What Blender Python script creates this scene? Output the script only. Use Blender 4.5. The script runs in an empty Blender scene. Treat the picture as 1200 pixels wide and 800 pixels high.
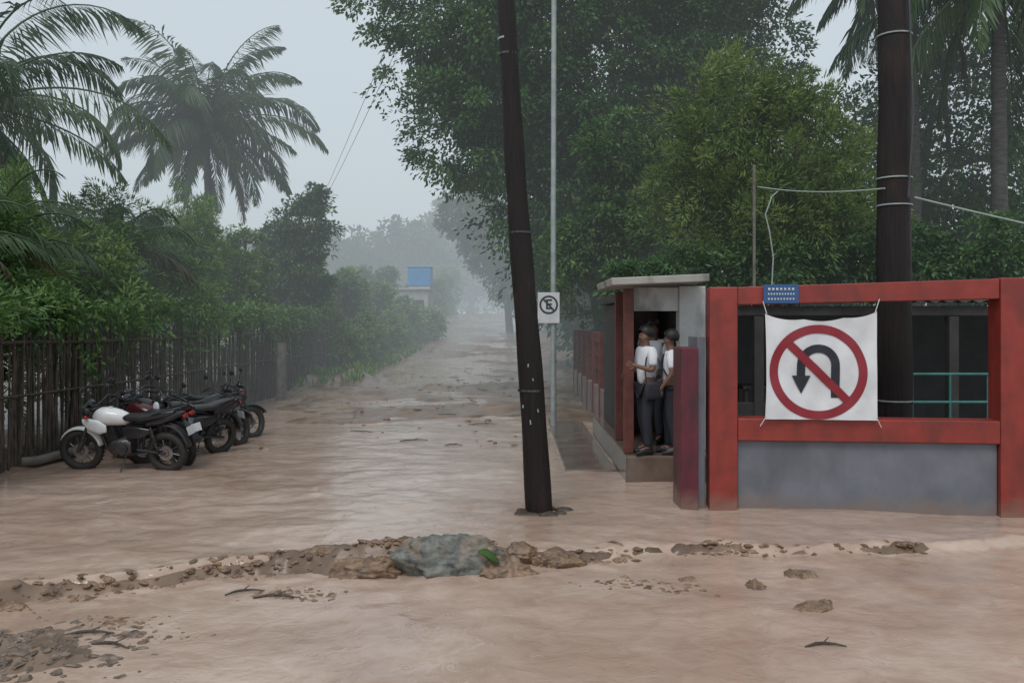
import bpy, math, random
import numpy as np
from mathutils import Vector, Matrix, Euler, noise as mn

random.seed(7)
RNG = np.random.default_rng(11)
scene = bpy.context.scene
COL = scene.collection

# ------------------------------------------------------------------ materials
def nmat(name):
    m = bpy.data.materials.new(name); m.use_nodes = True
    nt = m.node_tree; nt.nodes.clear()
    out = nt.nodes.new('ShaderNodeOutputMaterial')
    b = nt.nodes.new('ShaderNodeBsdfPrincipled')
    nt.links.new(b.outputs[0], out.inputs[0])
    return m, nt, b, out

def mat(name, c1, c2=None, rough=0.6, scale=6.0, bump=0.0, metal=0.0, spec=0.5, stretch=(1,1,1), detail=6, dirt=None, dirt_scale=2.0, dirt_lo=0.5, dirt_hi=0.65, rough2=None, mudz=None):
    m, nt, b, out = nmat(name)
    N = nt.nodes; L = nt.links
    c2 = c2 or tuple(x*0.75 for x in c1)
    tc = N.new('ShaderNodeTexCoord'); mp = N.new('ShaderNodeMapping'); mp.inputs['Scale'].default_value = stretch
    L.new(tc.outputs['Object'], mp.inputs[0])
    n = N.new('ShaderNodeTexNoise'); n.inputs['Scale'].default_value = scale; n.inputs['Detail'].default_value = detail
    n.inputs['Roughness'].default_value = 0.62
    L.new(mp.outputs[0], n.inputs['Vector'])
    r = N.new('ShaderNodeValToRGB')
    r.color_ramp.elements[0].position = 0.35; r.color_ramp.elements[1].position = 0.65
    r.color_ramp.elements[0].color = (*c2, 1); r.color_ramp.elements[1].color = (*c1, 1)
    L.new(n.outputs[0], r.inputs[0])
    col = r.outputs[0]
    if dirt:
        n2 = N.new('ShaderNodeTexNoise'); n2.inputs['Scale'].default_value = dirt_scale; n2.inputs['Detail'].default_value = 8
        mp2 = N.new('ShaderNodeMapping'); mp2.inputs['Scale'].default_value = (1.6,1.6,.7)
        L.new(tc.outputs['Object'], mp2.inputs[0]); L.new(mp2.outputs[0], n2.inputs['Vector'])
        mr = N.new('ShaderNodeMapRange'); mr.inputs[1].default_value = dirt_lo; mr.inputs[2].default_value = dirt_hi
        L.new(n2.outputs[0], mr.inputs[0])
        mx = N.new('ShaderNodeMix'); mx.data_type = 'RGBA'
        mx.inputs[7].default_value = (*dirt, 1)
        L.new(mr.outputs[0], mx.inputs[0]); L.new(col, mx.inputs[6]); col = mx.outputs[2]
    if mudz:
        sp = N.new('ShaderNodeSeparateXYZ'); L.new(tc.outputs['Object'], sp.inputs[0])
        n3 = N.new('ShaderNodeTexNoise'); n3.inputs['Scale'].default_value = 5; n3.inputs['Detail'].default_value = 8
        L.new(tc.outputs['Object'], n3.inputs['Vector'])
        ma = N.new('ShaderNodeMath'); ma.operation='MULTIPLY_ADD'; ma.inputs[1].default_value=-.35
        L.new(n3.outputs[0], ma.inputs[0]); L.new(sp.outputs[2], ma.inputs[2])
        mr = N.new('ShaderNodeMapRange'); mr.inputs[1].default_value = mudz-.27; mr.inputs[2].default_value = mudz-.08; mr.inputs[3].default_value=.7; mr.inputs[4].default_value=0
        L.new(ma.outputs[0], mr.inputs[0])
        mx = N.new('ShaderNodeMix'); mx.data_type = 'RGBA'; mx.inputs[7].default_value = (.22,.155,.115,1)
        L.new(mr.outputs[0], mx.inputs[0]); L.new(col, mx.inputs[6]); col = mx.outputs[2]
    L.new(col, b.inputs['Base Color'])
    b.inputs['Roughness'].default_value = rough
    if rough2 is not None:
        mr2 = N.new('ShaderNodeMapRange'); mr2.inputs[1].default_value = .35; mr2.inputs[2].default_value = .65
        mr2.inputs[3].default_value = rough; mr2.inputs[4].default_value = rough2
        L.new(n.outputs[0], mr2.inputs[0]); L.new(mr2.outputs[0], b.inputs['Roughness'])
    b.inputs['Metallic'].default_value = metal
    b.inputs['Specular IOR Level'].default_value = spec
    if bump:
        bp = N.new('ShaderNodeBump'); bp.inputs['Strength'].default_value = bump; bp.inputs['Distance'].default_value = 0.02
        L.new(n.outputs[0], bp.inputs['Height']); L.new(bp.outputs[0], b.inputs['Normal'])
    return m

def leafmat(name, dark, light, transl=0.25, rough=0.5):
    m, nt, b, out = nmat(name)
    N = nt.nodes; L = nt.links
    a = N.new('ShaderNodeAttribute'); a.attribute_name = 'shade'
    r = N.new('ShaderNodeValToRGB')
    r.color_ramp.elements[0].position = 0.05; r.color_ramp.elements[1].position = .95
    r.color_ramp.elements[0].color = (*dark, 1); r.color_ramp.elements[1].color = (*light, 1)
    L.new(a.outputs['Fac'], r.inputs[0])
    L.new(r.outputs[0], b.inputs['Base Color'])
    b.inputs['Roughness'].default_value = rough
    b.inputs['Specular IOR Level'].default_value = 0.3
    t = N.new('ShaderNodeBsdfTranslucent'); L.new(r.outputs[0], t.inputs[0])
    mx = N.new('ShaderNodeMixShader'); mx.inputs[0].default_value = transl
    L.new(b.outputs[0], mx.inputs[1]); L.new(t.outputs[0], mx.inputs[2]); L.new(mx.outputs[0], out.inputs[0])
    return m

M = {}
M['leaf_dark'] = leafmat('leaf_dark', (.028,.074,.030), (.135,.250,.085))
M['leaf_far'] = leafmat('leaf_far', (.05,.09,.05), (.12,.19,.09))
M['leaf_mid'] = leafmat('leaf_mid', (.034,.090,.028), (.175,.30,.085))
M['leaf_bright'] = leafmat('leaf_bright', (.050,.12,.03), (.24,.37,.10))
M['leaf_feather'] = leafmat('leaf_feather', (.050,.105,.025), (.235,.320,.09))
M['leaf_palm'] = leafmat('leaf_palm', (.032,.066,.034), (.11,.17,.08))
M['leaf_dry'] = leafmat('leaf_dry', (.06,.05,.03), (.18,.15,.08))
M['grass'] = leafmat('grass', (.06,.13,.03), (.22,.36,.08))
M['bark'] = mat('bark', (.10,.08,.06), (.04,.032,.026), .8, 8, .6, stretch=(3,3,.6))
M['palmbark'] = mat('palmbark', (.10,.095,.085), (.045,.042,.037), .8, 6, .6, stretch=(1,1,4))
M['polewood'] = mat('polewood', (.020,.013,.012), (.007,.005,.005), .42, 7, .9, stretch=(6,6,.3), dirt=(.045,.024,.02), dirt_scale=1.3, dirt_lo=.55, dirt_hi=.75, rough2=.65, spec=.28)
M['fencewood'] = mat('fencewood', (.105,.080,.062), (.026,.021,.017), .8, 9, .4, stretch=(2,2,.5))
M['postgrey'] = mat('postgrey', (.20,.18,.15), (.10,.09,.075), .8, 6, .3)
M['red'] = mat('red_paint', (.30,.040,.028), (.21,.028,.020), .42, 3.5, .25, dirt=(.11,.028,.022), dirt_scale=2.2, dirt_lo=.50, dirt_hi=.78, mudz=.11)
M['maroon'] = mat('maroon_paint', (.135,.018,.032), (.085,.012,.022), .45, 3, .2, dirt=(.05,.015,.02), dirt_scale=3, mudz=.12)
M['bluegrey'] = mat('bluegrey_paint', (.180,.188,.215), (.135,.142,.165), .5, 2.5, .2, dirt=(.095,.095,.105), dirt_scale=1.5, dirt_lo=.48, dirt_hi=.8, mudz=.10)
M['cream'] = mat('cream_paint', (.42,.40,.36), (.31,.29,.26), .6, 3, .2, dirt=(.14,.13,.11), dirt_scale=1.8)
M['greywall'] = mat('grey_wall', (.62,.63,.62), (.50,.51,.50), .6, 3, .2, dirt=(.28,.28,.27), dirt_scale=2)
M['brick'] = mat('brick_paint', (.15,.045,.035), (.09,.028,.022), .6, 6, .3)
M['pinkwall'] = mat('pink_wall', (.30,.22,.20), (.18,.12,.11), .5, 3, .2, dirt=(.09,.055,.05))
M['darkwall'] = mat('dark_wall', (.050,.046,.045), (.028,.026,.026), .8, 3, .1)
M['floor'] = mat('wet_concrete', (.19,.14,.11), (.11,.082,.066), .06, 2.2, .1, rough2=.2)
M['roofmetal'] = mat('roof_metal', (.09,.09,.085), (.045,.043,.04), .5, 2.5, .2, dirt=(.05,.035,.028), dirt_scale=1.2)
M['teal'] = mat('teal_paint', (.05,.20,.18), (.03,.14,.13), .4, 5)
M['galv'] = mat('galvanised', (.36,.40,.39), (.25,.29,.28), .42, 5, .05, metal=.2)
M['white'] = mat('white_cloth', (.72,.72,.73), (.60,.60,.62), .6, 3, .1)
M['signwhite'] = mat('sign_white', (.66,.66,.66), (.5,.5,.5), .4, 4)
M['signred'] = mat('sign_red', (.27,.018,.030), (.22,.014,.024), .45, 5)
M['signblack'] = mat('sign_black', (.018,.02,.030), (.012,.013,.02), .45, 5)
M['plaque'] = mat('plaque_blue', (.03,.10,.26), (.025,.08,.20), .4, 5)
M['tank'] = mat('tank_blue', (.03,.26,.55), (.025,.21,.45), .4, 3)
M['rubber'] = mat('rubber', (.018,.018,.018), (.035,.028,.024), .7, 20, .2)
M['steel'] = mat('steel', (.40,.40,.41), (.2,.2,.21), .3, 12, 0, metal=.9)
M['engine'] = mat('engine_metal', (.11,.11,.11), (.04,.04,.04), .4, 20, .1, metal=.6)
M['black'] = mat('black_plastic', (.018,.018,.02), (.03,.03,.032), .35, 12)
M['pwhite'] = mat('white_enamel', (.72,.72,.72), (.6,.6,.6), .18, 4)
M['pred'] = mat('red_enamel', (.055,.009,.011), (.035,.006,.008), .2, 4)
M['pblack'] = mat('black_enamel', (.015,.015,.018), (.025,.025,.03), .12, 4)
M['glass'] = mat('lamp_glass', (.6,.62,.65), (.5,.5,.55), .08, 4)
M['redlens'] = mat('red_lens', (.30,.01,.01), (.2,.01,.01), .1, 4)
M['skin'] = mat('skin_tone', (.20,.105,.07), (.16,.085,.055), .5, 8)
M['hair'] = mat('hair_black', (.014,.011,.01), (.008,.007,.006), .5, 30, .3)
M['shirt'] = mat('shirt_white', (.80,.81,.84), (.66,.67,.71), .75, 5, .4)
M['trouser'] = mat('trouser_dark', (.022,.024,.034), (.014,.015,.022), .8, 8, .3)
M['shoe'] = mat('shoe_black', (.012,.012,.012), (.02,.02,.02), .35, 8)
M['bag'] = mat('bag_dark', (.03,.03,.045), (.02,.02,.03), .6, 10, .3)
M['rockgreen'] = mat('rock_grey', (.20,.20,.175), (.050,.052,.047), .45, 8, 1.0, dirt=(.24,.17,.115), dirt_scale=3.5, dirt_lo=.52, dirt_hi=.7, detail=10)
M['rockbrown'] = mat('rock_brown', (.30,.19,.118), (.085,.050,.030), .35, 9, 1.0, detail=10)
M['gravel'] = mat('gravel_wet', (.24,.175,.13), (.085,.060,.045), .3, 9, .8)
M['twig'] = mat('twig_dark', (.08,.055,.04), (.03,.02,.015), .6, 10, .3)
M['cable'] = mat('cable_black', (.06,.06,.06), (.04,.04,.04), .5, 5)
M['cablewhite'] = mat('cable_pale', (.36,.44,.38), (.28,.34,.3), .5, 5)
M['kerb'] = mat('kerb_concrete', (.17,.15,.13), (.10,.09,.075), .5, 4, .4)
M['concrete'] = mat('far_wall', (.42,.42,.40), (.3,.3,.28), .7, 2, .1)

# ------------------------------------------------------------------ mesh helpers
def link(o): COL.objects.link(o); return o

def empty(name, loc=(0,0,0), rotz=0, parent=None):
    o = bpy.data.objects.new(name, None); o.empty_display_size = .2
    o.location = loc; o.rotation_euler = (0,0,rotz)
    if parent: o.parent = parent
    return link(o)

def tag(o, label, cat, group=None):
    o['label'] = label; o['category'] = cat
    if group: o['group'] = group
    return o

def structure(o): o['kind'] = 'structure'; return o

class MB:
    def __init__(s): s.v=[]; s.f=[]
    def add(s, v, f):
        n=len(s.v); s.v += [tuple(x) for x in v]; s.f += [tuple(i+n for i in q) for q in f]; return s
    def box(s, c, d, rot=None):
        c=Vector(c); v=[]
        for x in (-.5,.5):
            for y in (-.5,.5):
                for z in (-.5,.5):
                    p=Vector((x*d[0],y*d[1],z*d[2]))
                    if rot: p=Euler(rot).to_matrix()@p
                    v.append(c+p)
        return s.add(v,[(0,1,3,2),(4,6,7,5),(0,4,5,1),(2,3,7,6),(0,2,6,4),(1,5,7,3)])
    def tube(s, pts, rad, seg=8, cap=True):
        pts=[Vector(p) for p in pts]; n=len(pts)
        if not hasattr(rad,'__len__'): rad=[rad]*n
        v=[]; prev=None
        for i,p in enumerate(pts):
            t=(pts[min(i+1,n-1)]-pts[max(i-1,0)]).normalized()
            if prev is None:
                a=Vector((0,0,1)) if abs(t.z)<.9 else Vector((1,0,0))
                u=t.cross(a).normalized()
            else:
                u=(prev-t*prev.dot(t)).normalized()
            prev=u; w=t.cross(u)
            for k in range(seg):
                an=2*math.pi*k/seg
                v.append(p+(u*math.cos(an)+w*math.sin(an))*rad[i])
        f=[]
        for i in range(n-1):
            for k in range(seg):
                a=i*seg+k; b=i*seg+(k+1)%seg
                f.append((a,b,b+seg,a+seg))
        if cap:
            f.append(tuple(reversed(range(seg)))); f.append(tuple(range((n-1)*seg,n*seg)))
        return s.add(v,f)
    def loft(s, secs, seg=16, p=2.5):
        v=[];n=len(secs)
        for (x,y,z,hw,hh) in secs:
            for k in range(seg):
                a=2*math.pi*k/seg; ca,sa=math.cos(a),math.sin(a)
                v.append((x, y+hw*math.copysign(abs(ca)**(2/p),ca), z+hh*math.copysign(abs(sa)**(2/p),sa)))
        f=[]
        for i in range(n-1):
            for k in range(seg):
                a=i*seg+k; b=i*seg+(k+1)%seg
                f.append((a,b,b+seg,a+seg))
        f.append(tuple(reversed(range(seg)))); f.append(tuple(range((n-1)*seg,n*seg)))
        return s.add(v,f)
    def lathe(s, prof, c=(0,0,0), axis='y', seg=28, closed=True):
        v=[];n=len(prof)
        for (r,h) in prof:
            for k in range(seg):
                a=2*math.pi*k/seg; x,z=r*math.cos(a),r*math.sin(a)
                q=(x,h,z) if axis=='y' else ((h,x,z) if axis=='x' else (x,z,h))
                v.append((c[0]+q[0],c[1]+q[1],c[2]+q[2]))
        f=[]
        for i in range(n if closed else n-1):
            for k in range(seg):
                a=i*seg+k; b=i*seg+(k+1)%seg; j=(i+1)%n
                f.append((a,b,j*seg+(k+1)%seg,j*seg+k))
        return s.add(v,f)
    def ball(s, c, r, seg=14, rings=8):
        if not hasattr(r,'__len__'): r=(r,r,r)
        v=[]
        for i in range(rings+1):
            th=math.pi*i/rings
            for k in range(seg):
                a=2*math.pi*k/seg
                v.append((c[0]+r[0]*math.sin(th)*math.cos(a), c[1]+r[1]*math.sin(th)*math.sin(a), c[2]+r[2]*math.cos(th)))
        f=[(i*seg+k,i*seg+(k+1)%seg,(i+1)*seg+(k+1)%seg,(i+1)*seg+k) for i in range(rings) for k in range(seg)]
        return s.add(v,f)
    def obj(s, name, m, parent=None, smooth=False, bevel=0, loc=(0,0,0), rot=(0,0,0)):
        me=bpy.data.meshes.new(name); me.from_pydata(s.v,[],s.f); me.validate(); me.update()
        import bmesh
        bm=bmesh.new(); bm.from_mesh(me); bmesh.ops.remove_doubles(bm,verts=bm.verts,dist=1e-5)
        bmesh.ops.recalc_face_normals(bm,faces=bm.faces); bm.to_mesh(me); bm.free()
        me.materials.append(M[m] if isinstance(m,str) else m)
        if smooth:
            me.polygons.foreach_set('use_smooth',[True]*len(me.polygons))
            try: me.set_sharp_from_angle(angle=math.radians(50))
            except Exception: pass
        o=link(bpy.data.objects.new(name,me)); o.location=loc; o.rotation_euler=rot
        if parent: o.parent=parent
        if bevel:
            b=o.modifiers.new('bevel','BEVEL'); b.width=bevel; b.segments=2; b.limit_method='ANGLE'
        return o

TAB = np.random.default_rng(5).random((256,256))
def vn(x,y):
    xi=np.floor(x).astype(int); yi=np.floor(y).astype(int); fx=x-xi; fy=y-yi
    fx=fx*fx*(3-2*fx); fy=fy*fy*(3-2*fy)
    a=TAB[xi%256,yi%256]; b=TAB[(xi+1)%256,yi%256]; c=TAB[xi%256,(yi+1)%256]; d=TAB[(xi+1)%256,(yi+1)%256]
    return (a*(1-fx)+b*fx)*(1-fy)+(c*(1-fx)+d*fx)*fy
def fbm(x,y,o=4):
    s=0;a=.5;t=0
    for i in range(o):
        an=.6+1.1*i; cx_,sx_=math.cos(an),math.sin(an); f=2**i
        s=s+a*vn((x*cx_-y*sx_)*f+17.3*i,(x*sx_+y*cx_)*f+9.1*i); t+=a; a*=.5
    return s/t
def ss(t): t=np.clip(t,0,1); return t*t*(3-2*t)

# ------------------------------------------------------------------ terrain
RX=[-40,-4.04,-3.2,-2.4,-1.5,-.5,.38,1.65,2.6,3.66,8,40]
RY=[6.0,6.80,7.15,7.63,7.85,7.65,7.75,8.25,8.0,8.14,8.6,9]
def base(y): return 3.2*ss((y-26)/88)
def ridge(x):
    b=(np.interp(x-.35,RX,RY)+np.interp(x,RX,RY)+np.interp(x+.35,RX,RY))/3
    return b+.26*(fbm(x*1.7,x*0+3.3,3)-.5)+.10*(fbm(x*7,x*0+8.3,2)-.5)
def bankL(x,y): return .45*ss((-6.3-x+.5*(fbm(x*.3,y*.35)-.5))/1.3)+.42*ss((y-24)/5)*ss((50-y)/8)*ss((-4.7-x+1.6*(fbm(x*.5,y*.3)-.5))/1.6)
def ground_z(x,y):
    g=base(y)-.20
    mid=ss((y-14)/6)*ss((x+6.5)/1.2)
    g=g+mid*(.168+.62*(fbm(x*.45,y*.55,5)-.5)+.16*(fbm(x*1.4,y*3.4,3)-.5)+.03*ss((y-30)/20))
    g=g+bankL(x,y)+.35*ss((y-25)/3)*ss((x-.9+.8*(fbm(x*.5,y*.3)-.5))/1.2)
    d=((x+3.35)/.8)**2+((y-5.75)/.55)**2
    g=g+.15*np.exp(-d*1.2)+.10*(fbm(x*5,y*5)-.5)*np.exp(-d*.5)
    r=y-ridge(x)+.05
    e=ss((fbm(x*2.6,y*2.6,4)-.28)/.35)
    w=np.where(x<-.6,.09+.04*fbm(x*1.3,y*0,2),.06)
    g=g+(.205+.09*(fbm(x*7,y*9,3)-.5))*np.exp(-(r/w)**2)*(np.where(x<0,.70+.50*e,.45+.6*e))
    # mud banked around the rock pile
    d=((x+.75)/1.25)**2+((y-7.62)/.30)**2
    g=g+.17*np.exp(-d*1.2)+.08*(fbm(x*6,y*7,3)-.5)*np.exp(-d*.6)
    return g
def water_z(x,y):
    r=ridge(x)-y
    amp=1-.42*ss((x+1.6)/1.6)
    w=base(y)-.12*amp*ss((r+.02)/.12)
    turb=np.exp(-((r-.08)/.35)**2)
    near=np.exp(-np.maximum(y-8,0)/12)
    wx=x+.7*fbm(x*.7,y*.7,2)
    front=.55+.45*ss((y-5.5)/2.5)
    w=w+((.024*(fbm(wx*.9,y*1.5,3)-.5)*2+.012*(fbm(wx*3.2,y*4.4,3)-.5)*2)*(.30+.70*near))*front+turb*.055*(fbm(x*5,y*7,3)-.5)
    c=np.exp(-((x+.6-.02*y)/2.6)**2)*ss((y-13)/6)
    w=w+c*.07*(fbm(x*1.3,y*1.6,4)-.5)
    return w

def axis_pts():
    xs=list(np.arange(-7.2,7.2,.035))
    s=7.2; l=[]
    st=.06
    while s<260: l.append(s); st*=1.13; s+=st
    xs=[-a for a in reversed(l)]+xs+l
    ys=[-30,-15,-6,0,2]; y=3.2
    while y<30: ys.append(y); y*=1.0055
    while y<420: ys.append(y); y*=1.014
    return np.array(xs),np.array(ys)
def fill(me,co,q):
    me.vertices.add(len(co)); me.vertices.foreach_set('co',co.astype(np.float32).ravel())
    me.loops.add(q.size); me.loops.foreach_set('vertex_index',q.astype(np.int32).ravel())
    me.polygons.add(len(q)); me.polygons.foreach_set('loop_start',np.arange(0,q.size,4,dtype=np.int32))
    me.update(calc_edges=True)
def sheet(name,fz,m):
    xs,ys=axis_pts(); X,Y=np.meshgrid(xs,ys); Z=fz(X,Y)
    n,k=len(ys),len(xs)
    me=bpy.data.meshes.new(name)
    co=np.stack([X,Y,Z],-1).reshape(-1,3)
    idx=np.arange(n*k).reshape(n,k)
    q=np.stack([idx[:-1,:-1],idx[:-1,1:],idx[1:,1:],idx[1:,:-1]],-1).reshape(-1,4)
    fill(me,co,q); me.materials.append(m)
    me.polygons.foreach_set('use_smooth',np.ones(len(q),bool))
    return link(bpy.data.objects.new(name,me))

def water_material():
    m,nt,b,out=nmat('muddy_water'); N=nt.nodes; L=nt.links
    tc=N.new('ShaderNodeTexCoord')
    def noise(scale,st=(1,1,1),det=6,rough=.6,dist=0):
        mp=N.new('ShaderNodeMapping'); mp.inputs['Scale'].default_value=st; L.new(tc.outputs['Object'],mp.inputs[0])
        n=N.new('ShaderNodeTexNoise'); n.inputs['Scale'].default_value=scale; n.inputs['Detail'].default_value=det; n.inputs['Roughness'].default_value=rough
        n.inputs['Distortion'].default_value=dist
        L.new(mp.outputs[0],n.inputs['Vector']); return n
    n1=noise(.6,(.7,1.0,1),6,.6,1.2); n2=noise(4,(.9,1.1,1),5,.6,.8); n3=noise(18,(.9,1.2,1),3,.5,.3)
    r=N.new('ShaderNodeValToRGB'); e=r.color_ramp.elements
    e[0].position=.32; e[0].color=(.365,.250,.190,1); e[1].position=.66; e[1].color=(.52,.392,.318,1)
    L.new(n1.outputs[0],r.inputs[0])
    mx=N.new('ShaderNodeMix'); mx.data_type='RGBA'; mx.blend_type='MULTIPLY'; mx.inputs[0].default_value=.35
    r2=N.new('ShaderNodeValToRGB'); r2.color_ramp.elements[0].position=.36; r2.color_ramp.elements[0].color=(.66,.60,.55,1); r2.color_ramp.elements[1].position=.56; r2.color_ramp.elements[1].color=(1,1,1,1)
    L.new(n2.outputs[0],r2.inputs[0]); L.new(r.outputs[0],mx.inputs[6]); L.new(r2.outputs[0],mx.inputs[7])
    L.new(mx.outputs[2],b.inputs['Base Color'])
    b.inputs['Roughness'].default_value=.045; b.inputs['IOR'].default_value=1.42
    ad=N.new('ShaderNodeMath'); ad.operation='ADD'; L.new(n2.outputs[0],ad.inputs[0])
    mu=N.new('ShaderNodeMath'); mu.operation='MULTIPLY'; mu.inputs[1].default_value=.22; L.new(n3.outputs[0],mu.inputs[0]); L.new(mu.outputs[0],ad.inputs[1])
    vo=N.new('ShaderNodeTexVoronoi'); vo.inputs['Scale'].default_value=5; L.new(tc.outputs['Object'],vo.inputs['Vector'])
    sn=N.new('ShaderNodeMath'); sn.operation='SINE'; m1=N.new('ShaderNodeMath'); m1.operation='MULTIPLY'; m1.inputs[1].default_value=40
    L.new(vo.outputs['Distance'],m1.inputs[0]); L.new(m1.outputs[0],sn.inputs[0])
    mr=N.new('ShaderNodeMapRange'); mr.inputs[1].default_value=.10; mr.inputs[2].default_value=.36; mr.inputs[3].default_value=.10; mr.inputs[4].default_value=0
    L.new(vo.outputs['Distance'],mr.inputs[0]); m2=N.new('ShaderNodeMath'); m2.operation='MULTIPLY'; L.new(sn.outputs[0],m2.inputs[0]); L.new(mr.outputs[0],m2.inputs[1])
    a2=N.new('ShaderNodeMath'); a2.operation='ADD'; L.new(ad.outputs[0],a2.inputs[0]); L.new(m2.outputs[0],a2.inputs[1])
    bp=N.new('ShaderNodeBump'); bp.inputs['Strength'].default_value=.5; bp.inputs['Distance'].default_value=.022
    L.new(a2.outputs[0],bp.inputs['Height']); L.new(bp.outputs[0],b.inputs['Normal'])
    return m
GM=mat('mud',(.24,.158,.106),(.11,.070,.047),.25,1.6,.9,rough2=.5)
structure(sheet('ground',ground_z,GM))
structure(sheet('flood_water',water_z,water_material()))

# ------------------------------------------------------------------ foliage
def leafobj(name, C, D, Ln, Wd, shade, m, parent=None, flat=0.0):
    n=len(C)
    D=D/np.linalg.norm(D,axis=1,keepdims=True)
    R=RNG.normal(size=(n,3)); R[:,2]+=flat*3
    S=np.cross(D,R); S/=np.linalg.norm(S,axis=1,keepdims=True)+1e-9
    Ln=np.broadcast_to(Ln,(n,))[:,None]; Wd=np.broadcast_to(Wd,(n,))[:,None]
    co=np.stack([C,C+D*Ln*.45+S*Wd*.5,C+D*Ln,C+D*Ln*.45-S*Wd*.5],1).reshape(-1,3)
    q=np.arange(4*n).reshape(n,4)
    me=bpy.data.meshes.new(name); fill(me,co,q)
    at=me.attributes.new('shade','FLOAT','POINT'); at.data.foreach_set('value',np.repeat(np.clip(shade,0,1),4).astype(np.float32))
    me.materials.append(m)
    o=link(bpy.data.objects.new(name,me))
    if parent: o.parent=parent
    return o

def crown(parent, blobs, nclump, per, ll, lw, cr, m, mode='broad', name='crown'):
    B=np.array(blobs,float); wgt=(B[:,3]*B[:,4]*B[:,5])**.75; wgt/=wgt.sum()
    bi=RNG.choice(len(B),nclump,p=wgt)
    d=RNG.normal(size=(nclump,3)); d/=np.linalg.norm(d,axis=1,keepdims=True)
    rr=RNG.uniform(.12,1.15,nclump)**.5
    CC=B[bi,:3]+d*rr[:,None]*B[bi,3:]
    cs=RNG.beta(1.3,1.7,nclump)
    sz=cr*RNG.uniform(.45,1.5,nclump)
    ci=np.repeat(np.arange(nclump),per); n=len(ci)
    o=RNG.normal(size=(n,3)); o/=np.linalg.norm(o,axis=1,keepdims=True)
    rad=RNG.random(n)**.5
    o2=o*rad[:,None]*sz[ci][:,None]*np.array([1,1,.55])
    o2[:,2]-=.35*sz[ci]*(rad**2)
    C=CC[ci]+o2
    out=d[ci]
    if mode=='broad':
        D=o*.7+out*.5+RNG.normal(size=(n,3))*.5; D[:,2]-=.3; fl=.6
    elif mode=='feather':
        ax=out*1.0+RNG.normal(size=(nclump,3))[ci]*.5; ax[:,2]+=.35; ax/=np.linalg.norm(ax,axis=1,keepdims=True)
        t=RNG.uniform(-1,1.2,n)
        o2=ax*(t*sz[ci])[:,None]*1.1+o*(sz[ci]*.28*(1.25-t*.7))[:,None]; o2[:,2]-=.22*sz[ci]*np.maximum(t,0)**2
        C=CC[ci]+o2; D=ax*.7+o*.7; D[:,2]-=.15; fl=0
    else:
        D=out*.4+RNG.normal(size=(n,3))*.4; D[:,2]-=.8; fl=0
    sh=cs[ci]*.78+RNG.random(n)*.22+.14*o[:,2]  # random tone, plus light from above painted in: clump tops lighter, undersides darker
    return leafobj(name,C,D,ll*RNG.uniform(.6,1.3,n),lw*RNG.uniform(.7,1.25,n),sh,m,parent,fl)

def tree(label, basep, blobs, nclump, per, ll, lw, cr, m, mode='broad', tr=.25, cat='tree', name='tree', group=None, trunk_h=None):
    t=empty(name,basep); tag(t,label,cat,group)
    bx,by,bz=basep
    rel=[(b[0]-bx,b[1]-by,b[2]-bz,b[3],b[4],b[5]) for b in blobs]
    top=max(b[2]+b[5]*.3 for b in rel); cx=sum(b[0] for b in rel)/len(rel); cy=sum(b[1] for b in rel)/len(rel)
    h1=trunk_h or top*.35
    mb=MB(); mb.tube([(0,0,-.3),(cx*.08,0,h1*.4),(cx*.25,cy*.2,h1),(cx*.7,cy*.6,h1+(top-h1)*.5),(cx,cy,top)],[tr*1.3,tr,tr*.8,tr*.5,tr*.12],10)
    mb.obj('trunk','bark',t,True)
    mb=MB()
    for b in rel:
        s=Vector((cx*.25,cy*.2,h1)); e=Vector(b[:3])
        mid=(s+e)/2+Vector((random.uniform(-.3,.3),random.uniform(-.3,.3),.2))
        mb.tube([s,mid,e],[tr*.5,tr*.32,tr*.12],7)
        for k in range(4):
            d=Vector((random.gauss(0,1),random.gauss(0,1),random.gauss(0.2,.8))).normalized()
            e2=e+Vector((d.x*b[3],d.y*b[4],d.z*b[5]))*.8
            mb.tube([mid.lerp(e,.6),(mid.lerp(e,.6)+e2)/2+Vector((0,0,.1)),e2],[tr*.2,tr*.12,tr*.04],5)
    mb.obj('limbs','bark',t,True)
    crown(t,rel,nclump,per,ll,lw,cr,m,mode)
    return t

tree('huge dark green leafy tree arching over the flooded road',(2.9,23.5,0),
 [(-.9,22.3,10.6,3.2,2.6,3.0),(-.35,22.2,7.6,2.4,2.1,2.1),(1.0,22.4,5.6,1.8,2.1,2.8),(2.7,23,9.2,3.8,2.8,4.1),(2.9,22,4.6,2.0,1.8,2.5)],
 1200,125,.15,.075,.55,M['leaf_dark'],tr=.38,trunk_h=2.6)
tree('tall dark leafy tree behind the low roadside building',(6.3,23,0),
 [(5.2,22.8,7.6,2.9,2.3,3.6),(5.6,22,4.2,3.0,2.0,2.3),(4.4,22.5,11.6,2.5,2.2,2.2)],
 750,110,.155,.075,.55,M['leaf_dark'],tr=.3)
tree('dense dark tree standing behind the red frame',(9.2,21.5,0),
 [(8.7,21.5,4.8,2.7,2.0,3.8),(11.2,21,6.6,2.4,2.0,4.4),(11.5,20.5,3,2.5,1.8,2.6)],
 620,100,.16,.08,.55,M['leaf_dark'],tr=.3)
tree('feathery light green tree rising over the building roof',(4.9,17.2,0),
 [(4.25,17,6.2,1.15,.8,1.2),(3.7,17,4.9,.95,.8,1.1),(5.7,17,5.3,1.4,.8,1.4),(5.0,16.9,4.1,2.1,.9,1.1),(6.7,17.2,4.2,1.0,.8,1.2),(5.4,17.1,6.7,.6,.5,.6)],
 560,115,.14,.030,.40,M['leaf_feather'],'feather',tr=.16)
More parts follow.
